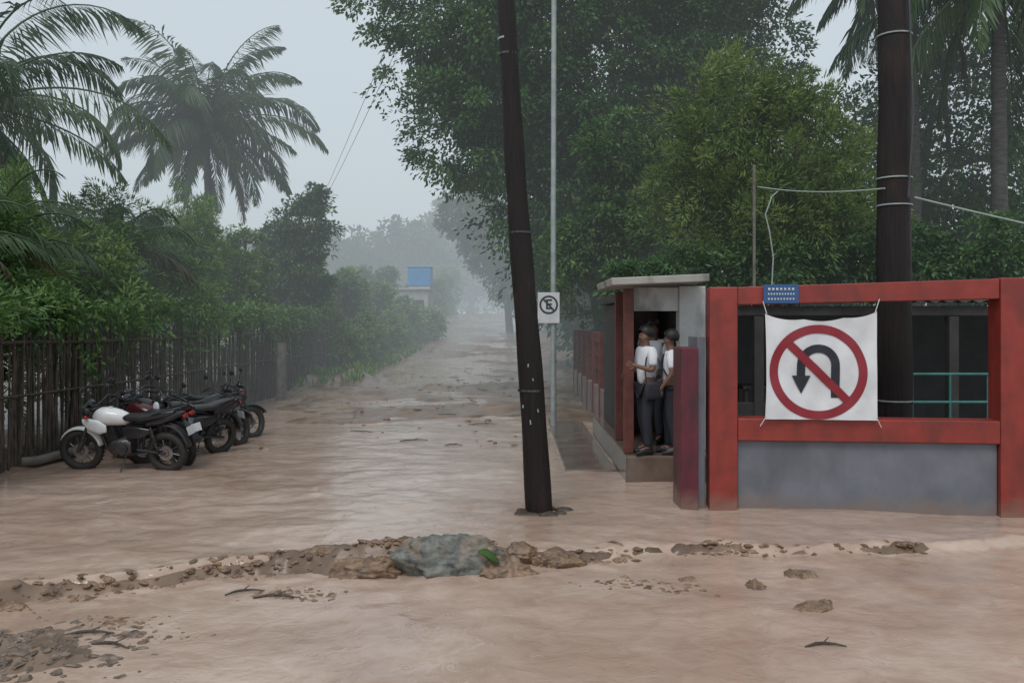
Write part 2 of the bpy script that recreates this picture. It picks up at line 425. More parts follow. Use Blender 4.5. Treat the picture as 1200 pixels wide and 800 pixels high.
tree('lighter leafy tree beside the dark one',(3.1,19.5,0),
 [(2.5,19.5,5.9,.9,.8,1.3),(2.2,19.5,4.2,1.0,.8,1.0),(1.3,19.8,3.6,.5,.6,.9)],
 170,110,.14,.06,.36,M['leaf_mid'],tr=.12)
tree('low leafy shrub growing behind the roof edge',(5.2,16.4,0),
 [(2.4,16.4,2.9,.7,.4,.5),(3.3,16.5,3.1,.9,.5,.6),(5.0,16.5,3.2,1.2,.5,.65),(7.2,16.5,3.3,1.5,.5,.7),(9.4,16.5,3.4,1.4,.5,.8)],
 300,90,.13,.05,.3,M['leaf_dark'],tr=.07,cat='shrub',name='shrub')
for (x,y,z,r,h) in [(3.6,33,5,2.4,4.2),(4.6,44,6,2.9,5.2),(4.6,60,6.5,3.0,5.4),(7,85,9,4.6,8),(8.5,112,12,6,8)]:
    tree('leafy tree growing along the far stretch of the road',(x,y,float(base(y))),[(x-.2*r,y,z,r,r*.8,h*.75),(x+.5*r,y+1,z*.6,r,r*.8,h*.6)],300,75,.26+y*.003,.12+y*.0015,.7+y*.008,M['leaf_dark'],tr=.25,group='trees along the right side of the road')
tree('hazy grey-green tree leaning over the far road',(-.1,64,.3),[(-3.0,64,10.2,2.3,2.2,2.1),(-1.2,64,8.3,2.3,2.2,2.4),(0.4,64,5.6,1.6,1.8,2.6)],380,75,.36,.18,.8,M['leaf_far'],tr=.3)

# left vegetation
Ls=[(-8.5,9.6,3.9),(-8.6,11.6,4.3),(-8.4,13.4,4.0),(-8.8,15.2,4.9),(-8.3,17,4.2),(-8.8,19,5.2),(-8.3,21.2,4.9),(-8.7,23.6,6.1),(-8.3,26.2,5.3)]
for i,(x,y,h) in enumerate(Ls):
    j=random.uniform(-.25,.25)
    mm=['leaf_bright','leaf_mid','leaf_mid','leaf_bright'][i%4]
    mode=['broad','feather','broad','feather'][i%4]
    bl=[(x-.3,y,h*.46,.95,1.2,h*.34),(x+.30+j,y-.4,h*.66,.6,.8,h*.18),(x-.9,y+.4,h*.66,1.0,.9,h*.26),(x-.2+j*2,y+.3,h*.88,.45,.5,h*.12),
        (-7.15+.3*random.random(),y+random.uniform(-.7,.7),random.uniform(2.2,2.7),.38,random.uniform(.3,.7),random.uniform(.2,.4))]
    tree('leafy green shrub rising behind the stick fence',(x,y,.2),bl,
        240,110,[.12,.15,.10,.19][i%4],[.050,.030,.042,.028][i%4],.34,M[mm],mode,tr=.07,cat='shrub',name='shrub',group='shrubs behind the fence')
tree('dark vine covered tree beside the road',(-7.7,30.5,.2),[(-7.3,30.5,5.5,.8,.9,1.2),(-7.5,30.5,3.4,1.0,1,1.9),(-8.4,31,4.6,.9,1,1.4),(-7.0,30.5,6.6,.35,.4,.5)],280,90,.17,.075,.38,M['leaf_dark'],tr=.15)
for i,(x,y,h) in enumerate([(-8.6,34,5.0),(-8.0,38,4.3),(-8.4,42.5,4.6),(-7.9,48,3.8),(-7.0,53.5,3.0),(-8.6,54,4.2),(-5.9,57,2.2),(-9.8,64,5.5),(-7.2,76,4.2),(-7.4,88,5),(-7.4,100,6)]):
    b=float(base(y))
    tree('rounded green roadside bush fading into the rain',(x,y,b),[(x,y,b+h*.42,1.2,1.6,h*.38),(x-1.3,y+.6,b+h*.58,1.3,1.3,h*.36),(x+.3,y,b+h*.75,.7,.9,h*.22)],
        160,75,.2+y*.002,.09+y*.001,.48,M['leaf_mid'] if i%2 else M['leaf_bright'],tr=.1,cat='bush',name='bush',group='bushes along the road')
for i,(x,y,h) in enumerate([(-6.5,33,1.9),(-6.4,36.5,2.2),(-6.5,40,2.1),(-6.3,44,2.3),(-6.3,48,2.2)]):
    tree('light green hedge bush growing against the fence',(x,y,.3),[(x,y,.3+h*.45,.55,1.7,h*.45),(x-.1,y+.6,.3+h*.7,.45,.9,h*.3)],110,70,.22,.07,.35,M['leaf_bright'],tr=.05,cat='bush',name='hedge_bush',group='light green hedge along the fence')
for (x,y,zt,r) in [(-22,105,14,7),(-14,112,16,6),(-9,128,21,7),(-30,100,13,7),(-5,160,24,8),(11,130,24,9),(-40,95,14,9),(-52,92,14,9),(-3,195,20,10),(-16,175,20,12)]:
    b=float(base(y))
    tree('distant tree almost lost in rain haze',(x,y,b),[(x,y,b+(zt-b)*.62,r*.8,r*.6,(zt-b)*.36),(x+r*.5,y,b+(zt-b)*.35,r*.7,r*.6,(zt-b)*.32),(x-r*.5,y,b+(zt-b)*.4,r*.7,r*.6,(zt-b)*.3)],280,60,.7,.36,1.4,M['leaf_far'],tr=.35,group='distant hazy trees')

# palms
def palm(label, basep, topp, nf, fl, m='leaf_palm', droop=1.0, seed=0, els=(-.6,1.3), group=None, lw=.03, nl=58, hang=.55):
    rg=random.Random(seed)
    t=empty('palm_tree',basep); tag(t,label,'palm tree',group)
    top=Vector(topp)-Vector(basep)
    mb=MB(); n=14
    mb.tube([Vector((top.x*(k/n)**1.6,top.y*(k/n)**1.6,-.3+(top.z+.3)*k/n)) for k in range(n+1)],[.2-.09*k/n+(.05 if k==0 else 0)+(.01 if k%2 else 0) for k in range(n+1)],10)
    mb.obj('trunk','palmbark',t,True)
    mb=MB()
    for k in range(7):
        a=k*.9; mb.ball((top.x+.22*math.cos(a),top.y+.22*math.sin(a),top.z-.25-.06*(k%3)),.11,8,6)
    mb.obj('coconut_cluster','bark',t,True)
    for i in range(nf):
        az=i*2.39996+rg.uniform(-.2,.2)
        el=els[0]+(els[1]-els[0])*((i+.5)/nf)**.8
        L=fl*rg.uniform(.78,1.10)*(.82 if el<0 else 1)
        hd=Vector((math.cos(az),math.sin(az),0))
        seg=16; p=top.copy(); ang=el; P=[p.copy()]; T=[]
        dr=droop*rg.uniform(.75,1.3)
        for s in range(seg):
            d=hd*math.cos(ang)+Vector((0,0,1))*math.sin(ang); T.append(d)
            p=p+d*(L/seg); P.append(p.copy()); ang-= dr*(.030+.0100*s)*(1.1 if el>0 else .6)
            ang=max(ang,-1.45)
        T.append(T[-1])
        mb=MB(); mb.tube(P,[.03*(1-.85*k/seg)+.005 for k in range(seg+1)],5)
        C=[];D=[];Ln=[]
        side=hd.cross(Vector((0,0,1))).normalized()
        tw=rg.uniform(-.8,.8)
        for j in range(nl):
            f=.08+.92*j/nl; k=f*seg; k0=min(int(k),seg-1); pp=P[k0].lerp(P[k0+1],k-k0); tt=T[k0]
            prof=math.sin(math.pi*min(1,(f*.84+.16)))**.55
            for sg in (-1,1):
                up=side.cross(tt).normalized()
                sd=(side*math.cos(tw)+up*math.sin(tw))*sg
                d=sd*.75+tt*(.40+.5*f)+Vector((0,0,-hang-.35*rg.random()))
                C.append(pp[:]);D.append((d+Vector((rg.gauss(0,.11),rg.gauss(0,.11),rg.gauss(0,.11))))[:]);Ln.append(L*.21*prof*rg.uniform(.75,1.15)+.03)
        C=np.array(C);D=np.array(D);D/=np.linalg.norm(D,axis=1,keepdims=True);Ln=np.array(Ln)
        S=np.cross(D,np.array(T[seg//2][:])[None,:]); S/=np.linalg.norm(S,axis=1,keepdims=True)+1e-9
        S=np.cross(S,D)*.6+S*.5
        for c,d,l,s in zip(C,D,Ln,S):
            wd=lw+.006*l; c2=c+d*l*.5+s*wd; c3=c+d*l*1.0+np.array((0,0,-.16*l)); c4=c+d*l*.5-s*wd
            mb.add([c,c2,c3,c4],[(0,1,2,3)])
        o=mb.obj('frond',M['leaf_dry'] if (el<els[0]+.22 and i%3==0) else M[m],t,False)
        sh=np.full(len(o.data.vertices),rg.uniform(.1,.9),dtype=np.float32)
        at=o.data.attributes.new('shade','FLOAT','POINT'); at.data.foreach_set('value',sh)
    return t
palm('tall coconut palm with a rounded crown behind the shrubs',(-11.2,32,.2),(-11.5,32,9.5),44,4.8,seed=5,els=(-.95,1.4),lw=.045,nl=70,droop=.95,hang=.5)
palm('coconut palm with long arching fronds above the hedge',(-12.0,18.2,.2),(-11.5,18,6.7),30,4.5,seed=8,els=(-.9,1.3),lw=.028,nl=70)
palm('coconut palm hanging dark fronds over the schoolyard',(10.0,17.5,0),(9.8,17.2,9.3),28,4.6,seed=12,els=(-1.1,1.1),hang=.8)
palm('tall palm behind the utility pole',(9.2,19.4,0),(8.9,19.2,10.6),26,4.4,seed=21,els=(-1.0,1.1),hang=.8)
palm('short palm growing among the shrubs',(-8.9,14.6,.2),(-8.9,14.4,3.4),15,2.3,seed=31,els=(-.1,1.25),nl=44,lw=.018)
palm('young palm with arching fronds among the shrubs',(-8.7,18.8,.2),(-8.6,18.6,3.7),15,2.4,seed=36,els=(-.1,1.25),nl=44,lw=.018)
palm('young palm with arching fronds among the shrubs',(-8.5,12.2,.2),(-8.4,12.1,3.2),13,2.0,seed=41,els=(0,1.25),nl=44,lw=.016)

n=16000
gx=RNG.uniform(-7.6,-5.0,n); gy=RNG.uniform(22,70,n)
gx=np.where(gy<27,gx-.7,gx)
gz=ground_z(gx,gy); keep=(fbm(gx*.8,gy*.5)>.47)&(gz>base(gy)+.08); gx,gy,gz=gx[keep],gy[keep],gz[keep]; n=len(gx)
D=RNG.normal(size=(n,3))*.5; D[:,2]=1
o=leafobj('grass',np.stack([gx,gy,gz],1),D,RNG.uniform(.12,.4,n),.05,RNG.random(n),M['grass'])
o['kind']='stuff'; tag(o,'green grass tufts along the muddy road edge','grass')

# ------------------------------------------------------------------ fence
mb=MB(); y=8.0
def fx(y): return float(np.interp(y,[0,14,25,50,90],[-7.15,-7.05,-6.75,-7.0,-7.3]))
while y<52:
    x=fx(y)+random.uniform(-.035,.035); z0=float(ground_z(np.array([x]),np.array([y]))[0])-.1
    h=random.uniform(1.6,2.3); r=random.uniform(.016,.034); l=random.uniform(-.07,.07)
    mb.tube([(x,y,z0),(x+l*.4,y+l,z0+h*.5),(x+l*.8,y+l*1.5,z0+h)],[r,r*.9,r*.7],5)
    y+=random.uniform(.042,.075)*(1 if y<30 else 1.8)
for zz in (.75,1.5):
    mb.tube([(fx(t)+.05,t,zz+random.uniform(-.03,.03)+.3) for t in np.arange(8,52,1.5)],.025,5)
tag(mb.obj('stick_fence','fencewood',None,True),'dark weathered fence of upright wooden sticks','fence')
mb=MB(); mb.tube([(-6.28,23.2,-.1),(-6.28,23.2,.8),(-6.26,23.2,1.55)],[.15,.14,.13],10)
tag(mb.obj('fence_post','postgrey',None,True),'thick grey weathered wooden post standing by the fence','post')
mb=MB(); mb.tube([(-8.2,11.1,.10),(-6.9,12.4,.10),(-6.75,15,.1)],.07,8)
tag(mb.obj('kerb','kerb',None,True),'low rounded concrete kerb at the fence foot','kerb')
n=9000
hy=RNG.uniform(9,34,n); prof_=np.clip(fbm(hy*1.7,hy*0+4.4,3)-.38,0,1)*2.2
hx=np.interp(hy,[0,14,25,50],[-7.15,-7.05,-6.75,-7])+RNG.uniform(-.15,.15+.6*prof_,n)*RNG.random(n)
hz_=2.35+.5*RNG.random(n)*fbm(hy*3,hy*0+1,2)-np.minimum(RNG.random(n)**1.8*(.15+1.3*prof_),1.5)
D=RNG.normal(size=(n,3))*.6; D[:,2]-=.6
o=leafobj('climbing_plant',np.stack([hx,hy,hz_],1),D,RNG.uniform(.06,.20,n),RNG.uniform(.03,.07,n),RNG.random(n)*.5+.9*(fbm(hy*2,hz_*2)-.2),M['leaf_mid'])
o['kind']='stuff'; tag(o,'creeper foliage hanging over the stick fence','creeper')

# ------------------------------------------------------------------ poles
def band(mb,p,r,h=.03): mb.tube([(p[0],p[1],p[2]-h/2),(p[0],p[1],p[2]+h/2)],r,16)
t=empty('utility_pole',(.30,9.5,0)); tag(t,'dark leaning wooden utility pole rising from floodwater','utility pole')
def px(z): return -.0668*z
mb=MB(); zs=np.linspace(-.4,8.4,40)
mb.tube([(px(z)+.01*math.sin(z*1.3),.006*math.sin(z*2.1),z) for z in zs],[.152-.0095*max(z,0)+.004*math.sin(z*5) for z in zs],18)
mb.obj('shaft','polewood',t,True)
for z in (5.25,5.08,3.1,1.35):
    mb=MB(); band(mb,(px(z),0,z),.159-.0095*z,.022); mb.obj('metal_band','galv' if z>5.2 else 'engine',t,True)
mb=MB()
for k in range(5):
    z=1.0+random.random()*.7; a=-math.pi/2+random.uniform(-.8,.8); r=.154-.0095*z
    mb.box((px(z)+r*math.cos(a),r*math.sin(a),z),(.012,.012,random.uniform(.02,.06)),(0,random.uniform(-.3,.3),a+math.pi/2))
mb.obj('paper_scraps','galv',t)
t=empty('utility_pole',(4.68,10.45,0)); tag(t,'thick dark wooden utility pole behind the red frame','utility pole')
mb=MB(); zs=np.linspace(-.4,9,40)
mb.tube([(.008*math.sin(z*1.7),.006*math.sin(z*2.1),z) for z in zs],[.212-.004*max(z,0)+.004*math.sin(z*5) for z in zs],18)
mb.obj('shaft','polewood',t,True)
for z in (5.6,3.86,3.53,1.15):
    mb=MB(); band(mb,(0,0,z),.212,.016); mb.obj('metal_band','galv',t,True)
mb=MB(); mb.tube([(.08,-.2,3.6),(.12,-.24,4.6),(.09,-.2,6),(.1,-.2,9)],.012,6); mb.obj('conduit','cable',t,True)
t=empty('utility_pole',(-8.2,33.5,0)); tag(t,'wooden utility pole overgrown by roadside foliage','utility pole')
mb=MB(); mb.tube([(0,0,-.3),(0,0,5.6)],[.12,.08],10); mb.obj('shaft','polewood',t,True)

def cable(p,q,sag,r,m,label):
    p,q=Vector(p),Vector(q); mb=MB()
    mb.tube([p.lerp(q,k/24)+Vector((0,0,-sag*4*(k/24)*(1-k/24))) for k in range(25)],r,6)
    tag(mb.obj('cable',m,None,True),label,'cable')
cable((-.22,9.5,7.6),(-8.25,33.5,5.5),.4,.005,'cable','thin black overhead cable crossing the grey sky')
cable((-.24,9.5,8.1),(-8.15,33.5,5.55),.25,.005,'cable','thin black overhead cable crossing the grey sky')
cable((4.5,10.3,3.72),(3.74,13,4.17),.06,.010,'cablewhite','pale cable tied between pole and roof pipe')
cable((4.88,10.35,3.62),(9.2,10.0,2.65),.05,.011,'cablewhite','pale cable running off the thick pole')
mb=MB(); mb.tube([(3.69,13,2.35),(3.69,13,4.5)],.024,8); tag(mb.obj('roof_pipe','postgrey',None,True),'thin grey metal pipe standing on the roof','pipe')
mb=MB(); mb.tube([(3.95,13,2.5),(3.98,13,3.1),(3.92,13,3.5),(3.86,13,3.75),(3.96,13,4.02),(4.05,13,4.1)],.010,6); tag(mb.obj('cable','cablewhite',None,True),'loose pale cable curving above the roof','cable')

t=empty('sign_post',(.84,17.3,.0)); tag(t,'tall slim galvanised post carrying a no parking sign','sign post')
mb=MB(); mb.tube([(0,0,-.2),(0,0,4),(.02,0,12)],[.062,.055,.05],12); mb.obj('pole','galv',t,True)
mb=MB(); mb.box((-.10,-.085,2.40),(.44,.012,.62)); mb.obj('sign_plate','signwhite',t,bevel=.004)
def ring2d(cx,cz,r0,r1,y,seg=40):
    v=[];f=[]
    for k in range(seg):
        a=2*math.pi*k/seg
        v+= [(cx+r0*math.cos(a),y,cz+r0*math.sin(a)),(cx+r1*math.cos(a),y,cz+r1*math.sin(a))]
        j=(k+1)%seg; f.append((2*k,2*k+1,2*j+1,2*j))
    return v,f
mb=MB(); v,f=ring2d(-.10,2.46,.150,.188,-.096); mb.add(v,f); mb.obj('sign_ring','signblack',t)
def text(s,size,loc,m,parent,rot=(math.pi/2,0,0),name='lettering'):
    c=bpy.data.curves.new(name,'FONT'); c.body=s; c.size=size; c.align_x='CENTER'; c.align_y='CENTER'; c.offset=size*.02; c.extrude=.001
    o=link(bpy.data.objects.new(name,c)); dg=bpy.context.evaluated_depsgraph_get()
    me=bpy.data.meshes.new_from_object(o.evaluated_get(dg)); bpy.data.objects.remove(o)
    me.materials.clear(); me.materials.append(M[m]); o=link(bpy.data.objects.new(name,me)); o.location=loc; o.rotation_euler=rot; o.parent=parent
    return o
text('E',.28,(-.10,-.095,2.46),'signblack',t)
mb=MB(); mb.box((-.10,-.100,2.46),(.035,.002,.31),(0,-.75,0)); mb.obj('slash','signblack',t)

# ------------------------------------------------------------------ red frame
ang=math.atan2(9.25-9.59,5.55-2.22)
fr=empty('masonry_frame',(2.22,9.59,0),ang); tag(fr,'red painted masonry frame above a blue-grey low wall','frame wall')
def part(name,c,d,m,bev=.012,parent=fr):
    mb=MB(); mb.box(c,d); return mb.obj(name,m,parent,bevel=bev)
W=3.42
part('post',(.155,.16,1.23),(.31,.32,2.54),'red')
part('post',(W-.14,.16,1.27),(.34,.32,2.64),'red')
mb=MB()
z0,z1=2.30,2.36
mb.add([(.312,.02,z0),(W-.312,.02,z1),(W-.312,.30,z1),(.312,.30,z0),(.312,.02,z0+.20),(W-.312,.02,z1+.22),(W-.312,.30,z1+.22),(.312,.30,z0+.20)],[(0,3,2,1),(4,5,6,7),(0,1,5,4),(2,3,7,6),(1,2,6,5),(3,0,4,7)])
mb.obj('top_beam','red',fr,bevel=.01)
part('middle_beam',(W/2,.15,.905),(W-.626,.30,.25),'red')
part('lower_panel',(W/2,.17,.36),(W-.63,.20,.838),'bluegrey')
mw=empty('end_wall',(1.90,9.62,0)); tag(mw,'maroon painted low wall end beside the red frame','wall')
part('wall',(.10,.22,.87),(.20,.46,1.9),'maroon',.012,mw)
part('grey_strip',(.2475,.32,.93),(.09,.5,2.02),'bluegrey',.006,mw)

# banner
bn=empty('banner',(2.22,9.59,0),ang); tag(bn,'white cloth banner with red no U-turn symbol','banner')
bx0,bx1,bz0,bz1=.60,1.80,1.03,2.22
def wav(x,z): return -.05-.014*math.sin((x-bx0)*5.5+z*2)-.008*math.sin(z*9+x*4)-.006*math.sin(x*23-z*8)-.018*max(0,(1.15-z))
def drop(x,z):
    u=(x-bx0)/(bx1-bx0); v=(z-bz0)/(bz1-bz0)
    return z-v**3*(.085*math.sin(math.pi*min(1,u*1.0))**.7+.02*abs(math.sin(u*9)))+.03*(u-.5)*v
nx,nz=60,56; v=[];f=[]
for j in range(nz+1):
    for i in range(nx+1):
        x=bx0+(bx1-bx0)*i/nx+.015*math.sin(j/nz*3)*(1 if i==0 else 0); z=bz0+(bz1-bz0)*j/nz; v.append((x,wav(x,z),drop(x,z)))
for j in range(nz):
    for i in range(nx):
        a=j*(nx+1)+i; f.append((a,a+1,a+nx+2,a+nx+1))
mb=MB(); mb.add(v,f); mb.obj('cloth','white',bn,True)
cx,cz=1.17,1.555
def flatmark(name,polys,off,m):
    mb=MB()
    for P in polys: mb.add([(x,wav(x,z)-off,z) for x,z in P],[tuple(range(len(P)))])
    return mb.obj(name,m,bn,True)
R0,R1=.428,.522; P=[]
for k in range(72):
    a=2*math.pi*k/72;b=2*math.pi*(k+1)/72
    P.append([(cx+R0*math.cos(a),cz+R0*math.sin(a)),(cx+R1*math.cos(a),cz+R1*math.sin(a)),(cx+R1*math.cos(b),cz+R1*math.sin(b)),(cx+R0*math.cos(b),cz+R0*math.sin(b))])
flatmark('prohibition_ring',P,.006,'signred')
P=[];s=math.sqrt(.5)
for k in range(20):
    t0=-.435+.87*k/20;t1=-.435+.87*(k+1)/20;h=.045
    P.append([(cx+t0*s-h*s,cz-t0*s-h*s),(cx+t1*s-h*s,cz-t1*s-h*s),(cx+t1*s+h*s,cz-t1*s+h*s),(cx+t0*s+h*s,cz-t0*s+h*s)])
flatmark('slash',P,.012,'signred')
P=[];r0,r1=.135,.225; ax=cx+.0; az=cz+.08
for k in range(20):
    a=math.pi*k/20;b=math.pi*(k+1)/20
    P.append([(ax+r0*math.cos(a),az+r0*math.sin(a)),(ax+r1*math.cos(a),az+r1*math.sin(a)),(ax+r1*math.cos(b),az+r1*math.sin(b)),(ax+r0*math.cos(b),az+r0*math.sin(b))])
for k in range(8):
    za=az-.36*k/8; zb=az-.36*(k+1)/8; P.append([(ax+r0,zb),(ax+r1,zb),(ax+r1,za),(ax+r0,za)])
for k in range(3):
    za=az-.12*k/3; zb=az-.12*(k+1)/3; P.append([(ax-r1,zb),(ax-r0,zb),(ax-r0,za),(ax-r1,za)])
mxx=ax-(r0+r1)/2
P.append([(mxx-.10,az-.12),(mxx+.10,az-.12),(mxx,az-.32)])
flatmark('u_turn_arrow',P,.009,'signblack')
for (x,z,x2,z2) in [(bx0+.02,2.20,bx0-.02,2.34),(bx1-.02,2.21,bx1+.03,2.36),(bx0+.01,1.06,bx0-.05,.95),(bx1-.01,1.06,bx1+.05,.95)]:
    mb=MB(); mb.tube([(x,wav(x,z)-.004,z),(x2,-.03,z2)],.005,5); mb.obj('tie_cord','white',bn)
pl=empty('street_plaque',(2.22,9.59,0),ang); tag(pl,'small blue name plaque with white lettering on the top beam','plaque')
part('plate',(.78,-.012,2.42),(.38,.012,.21),'plaque',.002,pl)
mb=MB()
for r_,(n_,w_) in enumerate([(7,.028),(10,.018),(9,.02)]):
    z=2.475-.055*r_
    for k in range(n_): mb.box((.78-.15+.30*(k+.5)/n_,-.0205,z),(w_*.85,.002,.024-.006*(r_>0)))
mb.obj('lettering','signwhite',pl)

# ------------------------------------------------------------------ building
bd=empty('roadside_building',(0,0,0)); tag(bd,'low open school building with pale porch roof and dark interior','building')
def bp(name,x0,x1,y0,y1,z0,z1,m,bev=.01): return part(name,((x0+x1)/2,(y0+y1)/2,(z0+z1)/2),(x1-x0,y1-y0,z1-z0),m,bev,bd)
bp('floor',1.50,11,11.22,15.9,-.2,.35,'floor',.03)
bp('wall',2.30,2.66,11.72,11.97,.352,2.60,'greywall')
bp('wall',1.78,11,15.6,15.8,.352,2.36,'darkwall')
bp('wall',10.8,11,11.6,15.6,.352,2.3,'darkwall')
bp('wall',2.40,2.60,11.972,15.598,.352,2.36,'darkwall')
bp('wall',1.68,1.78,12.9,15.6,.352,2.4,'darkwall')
bp('lintel',1.64,2.298,11.76,11.86,2.26,2.585,'greywall')
bp('column',1.50,1.63,11.4,11.53,.353,2.555,'brick')
bp('column',1.54,1.66,12.7,12.82,.353,2.55,'brick')
bp('back_wall',1.79,2.39,13.9,14.0,.353,2.45,'pinkwall')
mb=MB()
y0,y1=11.05,12.9
mb.add([(1.30,y0,2.585),(2.56,y0,2.635),(2.56,y1,2.635),(1.30,y1,2.585),(1.28,y0,2.68),(2.56,y0,2.735),(2.56,y1,2.735),(1.28,y1,2.68)],[(0,3,2,1),(4,5,6,7),(0,1,5,4),(2,3,7,6),(1,2,6,5),(3,0,4,7)])
mb.obj('porch_roof','cream',bd,bevel=.012)
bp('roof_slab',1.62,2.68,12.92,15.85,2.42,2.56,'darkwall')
v=[];f=[];nx=160;x0,x1=2.72,11.2
for i in range(nx+1):
    x=x0+(x1-x0)*i/nx; dz=.022*math.sin(i*math.pi*.5+.3)
    v+=[(x,12.2,2.40+dz),(x,15.95,2.66+dz)]
for i in range(nx): f.append((2*i,2*i+2,2*i+3,2*i+1))
mb=MB(); mb.add(v,f); o=mb.obj('corrugated_roof','roofmetal',bd); s_=o.modifiers.new('s','SOLIDIFY'); s_.thickness=.02
bp('roof_beam',2.72,11,12.3,12.4,2.20,2.34,'darkwall')
for xx in (3.55,6.35,8.6): bp('column',xx-.07,xx+.07,12.25,12.39,.353,2.19,'darkwall')
bp('low_wall',2.72,5.0,12.28,12.4,.353,.95,'darkwall')
rl=empty('handrail',(5.1,11.3,0)); tag(rl,'teal metal handrail beside the building floor','handrail')
for z in (1.42,1.05,.68):
    mb=MB(); mb.tube([(.2,0,z),(1.7,0,z)],.018,8); mb.obj('rail','teal',rl,True)
for x in (.2,.7,1.2,1.7):
    mb=MB(); mb.tube([(x,0,.3),(x,0,1.42)],.016,8); mb.obj('baluster','teal',rl,True)
mb=MB(); mb.box((5.1,13.2,1.9),(.26,.03,.5)); tag(mb.obj('notice_board','postgrey',None,bevel=.01),'narrow pale board standing inside the building','board')
tb=empty('work_table',(4.2,13.4,.352)); tag(tb,'dark table standing inside the open building','table')
mb=MB(); mb.box((0,0,.75),(1.3,.6,.05)); mb.obj('table_top','bark',tb,bevel=.005)
for a in (-.6,.6):
    for b in (-.25,.25):
        mb=MB(); mb.box((a,b,.362),(.05,.05,.722)); mb.obj('leg','bark',tb)
wl=empty('boundary_wall',(0,0,0)); tag(wl,'low pale roadside wall with dark red posts and rails','wall')
def wp(name,x0,x1,y0,y1,z0,z1,m): return part(name,((x0+x1)/2,(y0+y1)/2,(z0+z1)/2),(x1-x0,y1-y0,z1-z0),m,.01,wl)
wp('wall_base',1.80,1.94,16.0,25,-.1,.75,'pinkwall')
for k in range(7): wp('post',1.78,1.96,16.0+k*1.45,16.14+k*1.45,-.1,1.9,'brick')
for z in (1.1,1.4,1.7): wp('rail',1.85,1.88,16.2,24.7,z-.018,z+.018,'brick')
mb=MB(); mb.box((1.12,18.3,-.113),(.74,12.4,.26)); structure(mb.obj('pavement','floor',None,bevel=.02))

hs=empty('distant_house',(-7.2,60,.3)); tag(hs,'small pale house fading in the rain','house')
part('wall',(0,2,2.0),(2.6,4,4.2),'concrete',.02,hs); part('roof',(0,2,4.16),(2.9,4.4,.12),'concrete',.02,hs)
part('window',(.6,-.02,2.9),(.8,.06,1.0),'black',.01,hs); part('door',(1.32,1.5,1.2),(.06,.9,2.0),'darkwall',.01,hs)
wt=empty('water_tank',(-6.55,61,4.52)); tag(wt,'square bright blue water tank on a house roof','water tank')
part('tank_body',(0,0,.80),(1.65,1.5,1.3),'tank',.08,wt); part('lid',(0,0,1.51),(1.75,1.6,.1),'tank',.03,wt); part('stand',(0,0,.07),(1.5,1.4,.14),'concrete',.01,wt)

# ------------------------------------------------------------------ rocks / debris
def rock(c,d,m,label,seed,sub=5,rot=0,name='rock'):
    import bmesh
    bm=bmesh.new(); bmesh.ops.create_icosphere(bm,subdivisions=sub,radius=1)
    rr=random.Random(seed); pl_=[(Vector((rr.gauss(0,1),rr.gauss(0,1),rr.gauss(.3,.8))).normalized(),rr.uniform(.5,.9)) for _ in range(10)]
    o=Vector((seed*3.1,seed*1.7,0))
    for v in bm.verts:
        p=v.co.copy()
        k=1.05+.45*mn.noise(p*1.2+o)+.22*mn.noise(p*2.6+o)
        q=p*k
        for nrm,dd in pl_:
            e=q.dot(nrm)-dd
            if e>0: q-=nrm*e*.92
        q+=p*(.16*abs(mn.noise(q*4+o))+.10*mn.noise(q*9+o)+.05*mn.noise(q*20+o))
        v.co=(q.x*d[0]/1.8,q.y*d[1]/1.8,q.z*d[2]/1.8)
    me=bpy.data.meshes.new(name); bm.to_mesh(me); bm.free(); me.materials.append(M[m])
    me.polygons.foreach_set('use_smooth',[True]*len(me.polygons))
    o=link(bpy.data.objects.new(name,me)); o.location=c; o.rotation_euler=(0,0,rot)
    tag(o,label,'rock'); return o
rock((-.46,7.50,.0),(.92,.55,.48),'rockgreen','large rough grey rock sitting in the floodwater',3)
rock((-1.24,7.58,-.09),(.80,.42,.30),'rockbrown','flat brown mud-covered rock',5)
rock((-1.02,7.90,-.02),(.55,.34,.26),'rockbrown','brown mud-covered rock behind the flat one',6)
rock((-1.52,7.85,-.05),(.50,.34,.22),'rockbrown','brown mud-covered rock in the water ridge',8)
rock((-1.90,7.85,-.06),(.40,.26,.18),'rockbrown','brown mud-covered rock in the water ridge',9)
rock((-2.22,7.78,-.06),(.28,.2,.14),'rockbrown','small brown mud-covered rock in the water ridge',10)
rock((-.06,7.38,-.08),(.58,.42,.32),'rockbrown','brown muddy rock against the large grey one',12)
rock((.06,7.75,-.01),(.34,.28,.20),'rockbrown','brown muddy rock against the large grey one',13)
rock((.44,7.65,-.06),(.44,.22,.18),'rockbrown','small brown wet rock in the stream',15)
rock((2.48,7.35,-.12),(.34,.24,.18),'rockbrown','small brown wet rock in the stream',17)
rock((2.34,6.55,-.14),(.40,.26,.24),'rockbrown','tilted brown stone breaking the water surface',19,rot=.5)
rock((1.45,7.25,-.13),(.22,.16,.15),'rockbrown','small brown stone breaking the water surface',21)
rock((.95,8.05,-.05),(.34,.2,.13),'rockbrown','small brown stone breaking the water surface',23)
rock((2.02,7.0,-.14),(.2,.22,.18),'rockbrown','small brown wet stone in the stream',29)
rock((-3.9,6.62,-.13),(.34,.22,.16),'rockbrown','brown muddy stone at the water lip',25)
for i,(a,b) in enumerate([(-.25,0),(.0,-.18),(.2,-.05),(.05,.2),(-.15,-.15),(.27,.1),(.12,-.16),(-.3,-.1)]):
    rock((.33+a*.8+.02,9.45+b,-.02),(.24,.18,.12),'twig','small dark clod of mud gathered at the pole foot',40+i,3,name='mud_clod')
